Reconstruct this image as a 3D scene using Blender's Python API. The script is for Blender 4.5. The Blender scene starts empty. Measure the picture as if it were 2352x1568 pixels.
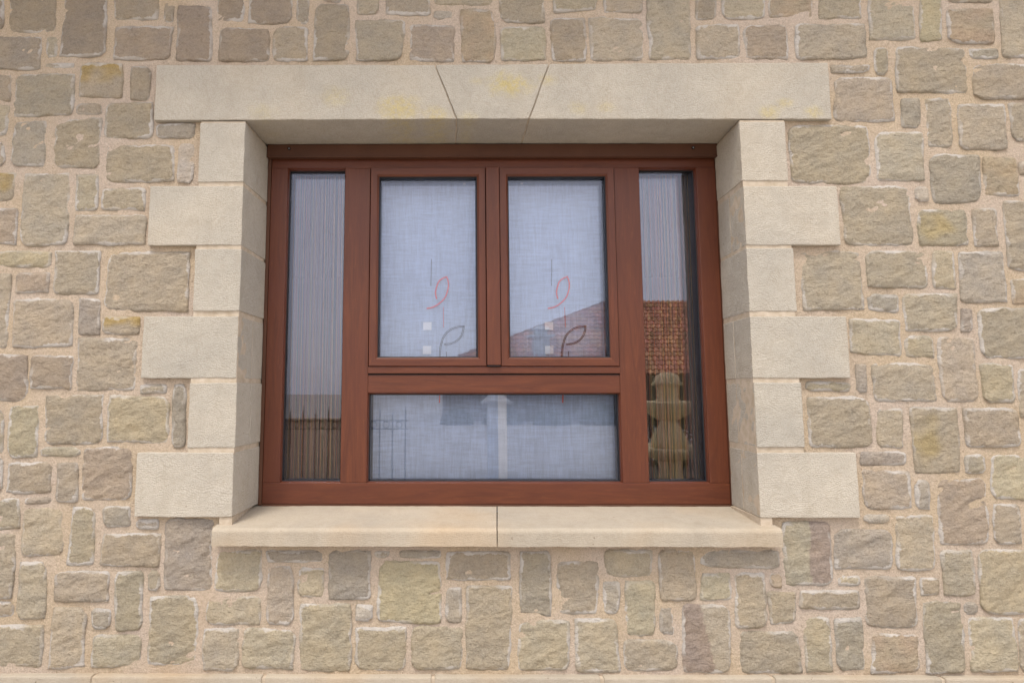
import bpy, bmesh, math, random
from mathutils import Vector, Matrix, noise
random.seed(7)
sc = bpy.context.scene
rad = math.radians

# ---------------------------------------------------------------- camera
cam = bpy.data.cameras.new("camera"); cam_o = bpy.data.objects.new("camera", cam)
sc.collection.objects.link(cam_o)
Rg = Vector((0.99998672, 0.00515347, -0.00008684))
Fw = Vector((-0.0051165, 0.99456293, 0.10401153))
Up = Vector((0.00062239, -0.1040097, 0.99457609))
mw = Matrix((Rg, Up, -Fw)).transposed().to_4x4(); mw.translation = (0.64755, -1.93376, 0.44672)
cam_o.matrix_world = mw
cam.sensor_width = 36; cam.lens = 1426.976/2352*36
cam.shift_x = (1176-1015.115)/2352; cam.shift_y = -(784-748.887)/2352
cam.clip_start = .02; cam.clip_end = 1000
sc.camera = cam_o

# ---------------------------------------------------------------- sky, sun, exposure
SUN_EL, SUN_AZ = 66, 202      # azimuth from +Y clockwise: a veiled high sun in front of the wall, a little to the left
w = bpy.data.worlds.new("World"); sc.world = w; w.use_nodes = True
nt = w.node_tree; bg = nt.nodes['Background']
sky = nt.nodes.new('ShaderNodeTexSky'); sky.sky_type = 'NISHITA'; sky.sun_disc = False
sky.sun_elevation = rad(SUN_EL); sky.sun_rotation = rad(SUN_AZ); sky.dust_density = 2.0
mixw = nt.nodes.new('ShaderNodeMix'); mixw.data_type = 'RGBA'; mixw.inputs['Factor'].default_value = .8
tcw = nt.nodes.new('ShaderNodeTexCoord'); nzw = nt.nodes.new('ShaderNodeTexNoise')
nzw.inputs['Scale'].default_value = 1.6; nzw.inputs['Detail'].default_value = 4
mpw = nt.nodes.new('ShaderNodeMapping'); mpw.inputs['Scale'].default_value = (1, 1, 2.6)
rw = nt.nodes.new('ShaderNodeValToRGB')
rw.color_ramp.elements[0].position = .3; rw.color_ramp.elements[0].color = (8.0, 7.8, 8.1, 1)
rw.color_ramp.elements[1].position = .72; rw.color_ramp.elements[1].color = (10.8, 10.6, 10.7, 1)
nt.links.new(tcw.outputs['Generated'], mpw.inputs[0]); nt.links.new(mpw.outputs[0], nzw.inputs['Vector'])
nt.links.new(nzw.outputs['Fac'], rw.inputs[0])
nt.links.new(sky.outputs[0], mixw.inputs['A']); nt.links.new(rw.outputs[0], mixw.inputs['B'])
nt.links.new(mixw.outputs['Result'], bg.inputs[0]); bg.inputs[1].default_value = 0.12
sl = bpy.data.lights.new("sun", 'SUN'); sl.energy = 1.5; sl.angle = rad(12); sl.color = (1, .95, .87)
so = bpy.data.objects.new("sun", sl); sc.collection.objects.link(so)
az = rad(SUN_AZ); el = rad(SUN_EL)
sd = Vector((math.sin(az)*math.cos(el), math.cos(az)*math.cos(el), math.sin(el)))
so.rotation_euler = (-sd).to_track_quat('-Z', 'Y').to_euler()
sc.view_settings.view_transform = 'Standard'; sc.view_settings.look = 'None'
sc.view_settings.exposure = 0.85; sc.view_settings.gamma = 1; sc.view_settings.use_curve_mapping = False
sc.cycles.max_bounces = 12; sc.cycles.transparent_max_bounces = 24; sc.cycles.glossy_bounces = 5

# ---------------------------------------------------------------- material helpers
def s2l(c):
    return tuple(((v/255)/12.92 if v <= 10 else ((v/255+.055)/1.055)**2.4) for v in c)
KE = 1.12
def alb(r, g, b): return tuple(v/KE for v in s2l((r, g, b)))+(1,)
class M:
    def __init__(s, name):
        s.m = bpy.data.materials.new(name); s.m.use_nodes = True; s.t = s.m.node_tree
        s.b = s.t.nodes['Principled BSDF']; s.out = s.t.nodes['Material Output']
        s.b.inputs['Roughness'].default_value = .8
        s.b.inputs['Specular IOR Level'].default_value = .3
    def n(s, typ, **kw):
        n = s.t.nodes.new(typ)
        for k, v in kw.items():
            if hasattr(n, k): setattr(n, k, v)
            else: n.inputs[k].default_value = v
        return n
    def l(s, a, b): s.t.links.new(a, b)
    def coord(s, scale=(1, 1, 1), rot=(0, 0, 0), world=False):
        mp = s.n('ShaderNodeMapping'); mp.inputs['Scale'].default_value = scale; mp.inputs['Rotation'].default_value = rot
        if world: s.l(s.n('ShaderNodeNewGeometry').outputs['Position'], mp.inputs[0])
        else: s.l(s.n('ShaderNodeTexCoord').outputs['Object'], mp.inputs[0])
        return mp.outputs[0]
    def noise(s, vec, scale, detail=4, rough=.55, dist=0):
        n = s.n('ShaderNodeTexNoise', Scale=scale, Detail=detail, Roughness=rough, Distortion=dist)
        s.l(vec, n.inputs['Vector']); return n.outputs['Fac']
    def ramp(s, fac, p0, p1, c0=(0, 0, 0, 1), c1=(1, 1, 1, 1)):
        r = s.n('ShaderNodeValToRGB'); e = r.color_ramp.elements
        e[0].position = p0; e[1].position = p1; e[0].color = c0; e[1].color = c1
        s.l(fac, r.inputs[0]); return r.outputs[0]
    def rng(s, v, a, b, c=0, d=1):
        n = s.n('ShaderNodeMapRange'); n.interpolation_type = 'SMOOTHSTEP'
        s.l(v, n.inputs[0])
        for i, x in zip((1, 2, 3, 4), (a, b, c, d)): n.inputs[i].default_value = x
        return n.outputs[0]
    def math(s, op, a, b=None):
        n = s.n('ShaderNodeMath'); n.operation = op
        for i, x in enumerate((a, b)):
            if x is None: continue
            if isinstance(x, (int, float)): n.inputs[i].default_value = x
            else: s.l(x, n.inputs[i])
        return n.outputs[0]
    def mix(s, f, a, b, mode='MIX'):
        n = s.n('ShaderNodeMix'); n.data_type = 'RGBA'; n.blend_type = mode
        for k, x in (('Factor', f), ('A', a), ('B', b)):
            i = n.inputs[k] if k != 'Factor' else n.inputs[0]
            if isinstance(x, (int, float, tuple)): i.default_value = x
            else: s.l(x, i)
        return n.outputs['Result']
    def bump(s, h, dist, strength=1, prev=None):
        n = s.n('ShaderNodeBump', Distance=dist, Strength=strength); s.l(h, n.inputs['Height'])
        if prev is not None: s.l(prev, n.inputs['Normal'])
        return n.outputs[0]
    def attr(s, name, out='Fac'):
        n = s.n('ShaderNodeAttribute'); n.attribute_name = name; return n.outputs[out]
    def col(s, c): s.l(c, s.b.inputs['Base Color']) if not isinstance(c, tuple) else setattr(s.b.inputs['Base Color'], 'default_value', c)
    def nrm(s, n): s.l(n, s.b.inputs['Normal'])

# rubble stone: hewn sandstone face, diagonal cleft texture, chalky lime smears near the edges
m = M('rubble_sandstone'); P = m.coord(world=True)
tint = m.attr('tint', 'Color'); edge = m.attr('edge')
dia = m.coord(scale=(1, 1, 2.6), rot=(0, rad(24), 0), world=True)
n1 = m.noise(P, 14, 5, .6); n2 = m.noise(P, 60, 5, .65); nd = m.noise(dia, 40, 7, .66, .15); nf = m.noise(P, 300, 4, .75)
c = m.mix(m.ramp(n1, .32, .7), m.mix(1.0, tint, (.84, .86, .9, 1), 'MULTIPLY'), m.mix(1.0, tint, (1.12, 1.07, .98, 1), 'MULTIPLY'))
c = m.mix(m.math('MULTIPLY', m.ramp(m.noise(P, 6, 3), .58, .74), .35), c, m.mix(1.0, tint, (1.08, 1.0, .82, 1), 'MULTIPLY'))
c = m.mix(m.math('MULTIPLY', m.ramp(nd, .34, .5, (1, 1, 1, 1), (0, 0, 0, 1)), .35), c, m.mix(1.0, tint, (.66, .64, .61, 1), 'MULTIPLY'))
gr = m.noise(P, 190, 3, .7)
c = m.mix(m.math('MULTIPLY', m.ramp(nf, .42, .6), .5), c, m.mix(1.0, tint, (1.3, 1.28, 1.26, 1), 'MULTIPLY'))
c = m.mix(m.math('MULTIPLY', m.ramp(gr, .36, .5, (1, 1, 1, 1), (0, 0, 0, 1)), .5), c, m.mix(1.0, c, (.72, .70, .68, 1), 'MULTIPLY'))
nl = m.noise(P, 80, 6, .75); e1 = m.rng(m.math('ADD', edge, m.math('MULTIPLY', m.math('SUBTRACT', m.noise(P, 24, 3), .5), .03)), .0, .016, 1, 0)
lime = m.rng(m.math('ADD', m.math('MULTIPLY', e1, .62), nl), .76, .94)
lime = m.math('MULTIPLY', lime, m.rng(m.noise(P, 8, 2), .40, .60, .0, 1))
spk = m.math('MULTIPLY', m.rng(m.noise(P, 130, 4, .75), .70, .76), m.rng(m.noise(P, 11, 2), .56, .64))
lime = m.math('MAXIMUM', m.math('MULTIPLY', lime, .85), m.math('MULTIPLY', spk, .85))
c = m.mix(lime, c, alb(222, 214, 205)); m.col(c)
b = m.bump(nd, .014, 1); b = m.bump(n2, .012, 1, b); m.nrm(m.bump(nf, .0026, 1, b)); m.b.inputs['Roughness'].default_value = .92
STONE = m.m

m = M('lime_mortar'); P = m.coord(world=True)
n1 = m.noise(P, 3.2, 4); n2 = m.noise(P, 90, 5, .7); n3 = m.noise(P, 500, 3, .7)
c = m.mix(m.ramp(n1, .38, .62), alb(214, 193, 165), alb(217, 199, 182))
c = m.mix(m.ramp(m.noise(P, 230, 4, .75), .36, .6), m.mix(1.0, c, (.78, .76, .73, 1), 'MULTIPLY'), m.mix(1.0, c, (1.06, 1.05, 1.04, 1), 'MULTIPLY'))
c = m.mix(m.ramp(m.noise(P, 160, 3, .7), .28, .36, (1, 1, 1, 1), (0, 0, 0, 1)), c, m.mix(1.0, c, (.55, .5, .45, 1), 'MULTIPLY'))
c = m.mix(m.math('MULTIPLY', m.ramp(m.noise(P, 2.1, 2), .6, .75), .5), c, alb(208, 180, 142))
m.col(c); b = m.bump(n2, .012, .9); m.nrm(m.bump(n3, .003, .9, b)); m.b.inputs['Roughness'].default_value = .95
MORTAR = m.m

def limestone(name, base, warm, spots=(), tool=1.0, gen=.35):
    m = M(name); P = m.coord(world=True)
    n1 = m.noise(P, 4, 4); n2 = m.noise(P, 30, 5, .65)
    # bush hammered rows that swirl in the middle of a block
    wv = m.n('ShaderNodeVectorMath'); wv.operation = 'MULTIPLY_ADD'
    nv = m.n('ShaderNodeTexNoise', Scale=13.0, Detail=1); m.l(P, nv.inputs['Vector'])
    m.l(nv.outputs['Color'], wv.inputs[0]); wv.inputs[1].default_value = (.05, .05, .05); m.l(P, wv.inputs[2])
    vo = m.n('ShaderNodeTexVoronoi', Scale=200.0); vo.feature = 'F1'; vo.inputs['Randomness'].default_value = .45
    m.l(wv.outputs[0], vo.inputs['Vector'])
    c = m.mix(m.ramp(n1, .35, .68), base, m.mix(1.0, base, (.87, .88, .90, 1), 'MULTIPLY'))
    c = m.mix(m.math('MULTIPLY', m.ramp(m.noise(P, 2.3, 3), .5, .72), gen), c, warm)
    for (x, z, r, k) in spots:
        d = m.n('ShaderNodeVectorMath'); d.operation = 'DISTANCE'
        mp = m.n('ShaderNodeMapping'); mp.inputs['Scale'].default_value = (1, 0, 1.5); m.l(P, mp.inputs[0])
        m.l(mp.outputs[0], d.inputs[0]); d.inputs[1].default_value = (x, 0, z*1.5)
        dn = m.math('ADD', d.outputs['Value'], m.math('MULTIPLY', m.noise(P, 22, 4, .6), r*1.3))
        c = m.mix(m.math('MULTIPLY', m.math('MULTIPLY', m.rng(dn, r*.75, r*1.75, 1, 0), m.rng(m.noise(P, 60, 6, .8), .38, .56, .2, 1)), k*.8), c, alb(203, 183, 112))
    c = m.mix(m.math('MULTIPLY', m.ramp(n2, .3, .6, (1, 1, 1, 1), (0, 0, 0, 1)), .35), c, m.mix(1.0, c, (.82, .8, .77, 1), 'MULTIPLY'))
    oi = m.n('ShaderNodeObjectInfo'); c = m.mix(m.math('MULTIPLY', oi.outputs['Random'], .5), c, m.mix(1.0, c, (.84, .86, .88, 1), 'MULTIPLY'))
    stn = m.noise(m.coord(scale=(1, 1, .35), world=True), 13, 5, .7); c = m.mix(m.math('MULTIPLY', m.ramp(stn, .52, .72), .4), c, m.mix(1.0, c, (.80, .77, .72, 1), 'MULTIPLY'))
    pit = m.rng(m.noise(P, 75, 2, .5), .74, .79)
    c = m.mix(m.math('MULTIPLY', pit, .7), c, alb(110, 95, 75))
    c = m.mix(m.math('MULTIPLY', m.rng(vo.outputs['Distance'], .38, .62), .38*tool), c, m.mix(1.0, c, (.72, .68, .62, 1), 'MULTIPLY'))  # shade of the tooling pits painted into the stone colour
    m.col(c); b = m.bump(n2, .0015, .5)
    b = m.bump(m.math('MULTIPLY', vo.outputs['Distance'], -1), .0022*tool+.0003, .8, b); m.nrm(m.bump(m.noise(P, 700, 2), .0005, .6, b))
    m.b.inputs['Roughness'].default_value = .88; return m.m
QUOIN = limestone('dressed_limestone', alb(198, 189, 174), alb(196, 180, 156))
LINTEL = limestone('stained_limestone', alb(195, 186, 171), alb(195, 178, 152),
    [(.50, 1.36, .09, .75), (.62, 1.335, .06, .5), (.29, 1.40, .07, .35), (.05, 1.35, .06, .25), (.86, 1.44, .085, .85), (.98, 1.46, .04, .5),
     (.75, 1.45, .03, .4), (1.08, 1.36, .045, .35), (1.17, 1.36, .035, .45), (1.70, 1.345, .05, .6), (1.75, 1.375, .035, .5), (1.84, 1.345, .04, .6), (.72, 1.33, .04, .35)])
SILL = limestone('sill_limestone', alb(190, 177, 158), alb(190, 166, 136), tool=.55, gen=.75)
m = M('joint_mortar'); P = m.coord(world=True)
m.col(m.mix(m.ramp(m.noise(P, 40, 4), .3, .7), alb(180, 163, 140), alb(205, 190, 170))); m.nrm(m.bump(m.noise(P, 200, 3), .002, .6)); JOINT = m.m

def woodmat(name, axis):
    m = M(name)
    sc_ = {'z': (14, 14, 1.1), 'x': (1.1, 14, 14)}[axis]
    P = m.coord(scale=sc_, world=True); W = m.coord(world=True)
    g = m.noise(P, 2.2, 6, .6, 2.2); g2 = m.noise(P, 14, 4, .6, .8); lo = m.noise(W, 6, 3)
    c = m.mix(m.ramp(g, .3, .72), alb(87, 44, 27), alb(109, 58, 34))
    c = m.mix(m.math('MULTIPLY', m.ramp(lo, .4, .66), .5), c, alb(98, 50, 34))
    c = m.mix(m.math('MULTIPLY', m.ramp(g2, .56, .74), .5), c, alb(126, 72, 42))
    c = m.mix(m.math('MULTIPLY', m.ramp(g2, .28, .4, (1, 1, 1, 1), (0, 0, 0, 1)), .35), c, alb(76, 37, 25))
    m.col(c); m.b.inputs['Roughness'].default_value = .42; m.b.inputs['Specular IOR Level'].default_value = .4
    m.nrm(m.bump(m.noise(P, 30, 4, .7), .0006, .5)); return m.m
WV = woodmat('woodgrain_laminate_upright', 'z'); WH = woodmat('woodgrain_laminate_level', 'x')
def simple(name, c, rough=.6, metal=0, bump=None, var=0.0):
    m = M(name); P = m.coord(world=True)
    cc = c
    if var: cc = m.mix(m.ramp(m.noise(P, var, 4), .3, .7), m.mix(1.0, c, (.8, .8, .8, 1), 'MULTIPLY'), m.mix(1.0, c, (1.15, 1.15, 1.15, 1), 'MULTIPLY'))
    m.col(cc); m.b.inputs['Roughness'].default_value = rough; m.b.inputs['Metallic'].default_value = metal
    if bump: m.nrm(m.bump(m.noise(P, bump[0], 4), bump[1], .7))
    return m.m
BROWN = simple('brown_aluminium', alb(92, 60, 44), .5, 0, (300, .0002), 5)
GASKET = simple('black_rubber', (.012, .013, .016, 1), .45)
STEEL = simple('screw_steel', (.45, .45, .46, 1), .3, 1)
IRON = simple('painted_iron', (.015, .014, .014, 1), .5, 0, None)
ROOMW = simple('room_plaster', (.22, .19, .15, 1), .9, 0, None)
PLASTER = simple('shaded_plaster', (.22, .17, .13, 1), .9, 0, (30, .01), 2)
FOUNT = simple('fountain_stone', (.66, .52, .29, 1), .9, 0, (60, .01), 9)
PALE = simple('pale_pier_render', (.60, .60, .58, 1), .85, 0, (60, .004), 5)
PAVE = simple('pale_paving', (.38, .35, .31, 1), .9, 0, (8, .01), 1.5)
m = M('terracotta_tile'); m.col(m.attr('tint', 'Color')); m.b.inputs['Roughness'].default_value = .85; TILE = m.m
EAVE = simple('eave_timber', (.16, .10, .06, 1), .8, 0, (60, .002), 8)

# clear glass: every face reflects as bare glass does, the coating gives a faint blue
m = M('coated_glass'); m.t.nodes.remove(m.b)
fr = m.n('ShaderNodeFresnel', IOR=1.52); gl = m.n('ShaderNodeBsdfGlossy'); gl.inputs['Roughness'].default_value = 0.0
gl.inputs['Color'].default_value = (.80, .83, 1, 1); tr = m.n('ShaderNodeBsdfTransparent'); tr.inputs[0].default_value = (.99, .995, .995, 1)
mx = m.n('ShaderNodeMixShader'); m.l(fr.outputs[0], mx.inputs[0]); m.l(tr.outputs[0], mx.inputs[1]); m.l(gl.outputs[0], mx.inputs[2]); m.l(mx.outputs[0], m.out.inputs[0])
GLASS = m.m

def voile(name, color, lo, hi):
    m = M(name); m.t.nodes.remove(m.b)
    a = m.noise(m.coord(scale=(1, 1, .035), world=True), 420, 3, .7); b_ = m.noise(m.coord(scale=(.035, 1, 1), world=True), 420, 3, .7)
    big = m.noise(m.coord(scale=(1, 1, .1), world=True), 110, 3, .6); big2 = m.noise(m.coord(scale=(.1, 1, 1), world=True), 110, 3, .6)
    s = m.math('ADD', m.math('ADD', a, b_), m.math('ADD', big, big2))
    f = m.rng(s, 1.55, 2.45, lo, hi)
    d = m.n('ShaderNodeBsdfDiffuse'); d.inputs[0].default_value = color; t = m.n('ShaderNodeBsdfTranslucent'); t.inputs[0].default_value = color
    cm = m.mix(m.rng(s, 1.6, 2.4), tuple(v*.86 for v in color[:3])+(1,), color); m.l(cm, d.inputs[0])
    q = m.n('ShaderNodeMixShader'); q.inputs[0].default_value = .12; m.l(d.outputs[0], q.inputs[1]); m.l(t.outputs[0], q.inputs[2])
    tr = m.n('ShaderNodeBsdfTransparent'); r = m.n('ShaderNodeMixShader')
    m.l(f, r.inputs[0]); m.l(tr.outputs[0], r.inputs[1]); m.l(q.outputs[0], r.inputs[2]); m.l(r.outputs[0], m.out.inputs[0])
    return m.m
VOILE = voile('white_voile', (.66, .76, .94, 1), .80, .97)
HEM = voile('voile_hem', (.96, .97, 1, 1), .93, 1)
WHITE = simple('white_patch', (.95, .95, .95, 1), .8)
RED = simple('red_thread', (.90, .16, .10, 1), .8); DARKT = simple('dark_thread', (.02, .016, .016, 1), .8)
STR = [simple('string_'+n, c, .8) for n, c in (('rust', (.38, .15, .08, 1)), ('gold', (.42, .25, .10, 1)), ('olive', (.15, .14, .07, 1)), ('grey', (.21, .15, .12, 1)), ('brown', (.24, .115, .075, 1)), ('tan', (.34, .21, .13, 1)))]

# ---------------------------------------------------------------- object helpers
def link(name, me, mats, parent=None):
    o = bpy.data.objects.new(name, me)
    for k in (mats if isinstance(mats, (list, tuple)) else [mats]): me.materials.append(k)
    sc.collection.objects.link(o)
    if parent is not None: o.parent = parent
    return o
def frombm(name, bm, mats, parent=None, smooth=False):
    bmesh.ops.recalc_face_normals(bm, faces=bm.faces)
    me = bpy.data.meshes.new(name); bm.to_mesh(me); bm.free()
    if smooth: me.polygons.foreach_set('use_smooth', [True]*len(me.polygons))
    return link(name, me, mats, parent)
def hexa(bm, p, mi=0):
    """p: 4 front (x,y,z) then 4 back, same order"""
    v = [bm.verts.new(q) for q in p]
    fs = [(0, 1, 2, 3), (7, 6, 5, 4), (0, 4, 5, 1), (1, 5, 6, 2), (2, 6, 7, 3), (3, 7, 4, 0)]
    out = []
    for f in fs:
        g = bm.faces.new([v[i] for i in f]); g.material_index = mi; out.append(g)
    return v, out
def box(bm, x0, x1, y0, y1, z0, z1, mi=0):
    return hexa(bm, [(x0, y0, z0), (x1, y0, z0), (x1, y0, z1), (x0, y0, z1), (x0, y1, z0), (x1, y1, z0), (x1, y1, z1), (x0, y1, z1)], mi)
def bevel(bm, w_, seg=2): bmesh.ops.bevel(bm, geom=list(bm.edges), offset=w_, segments=seg, profile=.6, affect='EDGES', clamp_overlap=True)
def thing(name, label, cat, loc=(0, 0, 0), group=None):
    o = bpy.data.objects.new(name, None); sc.collection.objects.link(o); o.location = loc
    o['label'] = label; o['category'] = cat
    if group: o['group'] = group
    return o
def rough_block(name, pts, y0, y1, mat, parent, backoff=None, bev=.003, amp=.0009, cell=.02, mi=None, slices=True):
    """a dressed block: pts = four (x,z) of the front face; edges eased and slightly worn"""
    bm = bmesh.new(); bo = backoff or [(0, 0)]*4
    hexa(bm, [(x, y0, z) for x, z in pts]+[(x+a, y1, z+b) for (x, z), (a, b) in zip(pts, bo)])
    bevel(bm, bev, 2)
    xs = [p[0] for p in pts]; zs = [p[1] for p in pts]
    for ax, lo, hi in ((0, min(xs), max(xs)), (2, min(zs), max(zs)), (1, y0, y1)):
        k = int((hi-lo)/cell)
        for i in range(1, k):
            co = [0, 0, 0]; co[ax] = lo+(hi-lo)*i/k; no = [0, 0, 0]; no[ax] = 1
            bmesh.ops.bisect_plane(bm, geom=bm.verts[:]+bm.edges[:]+bm.faces[:], plane_co=co, plane_no=no, dist=1e-5)
    for v in bm.verts:
        p = v.co; d = noise.noise_vector(p*70)*amp+noise.noise_vector(p*18)*amp*1.4
        v.co = p+d
    return frombm(name, bm, mat, parent)

# ================================================================ HOUSE
house = thing('stone_house', 'rubble stone house wall with pale dressed window surround and wide red brown window', 'house')

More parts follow.
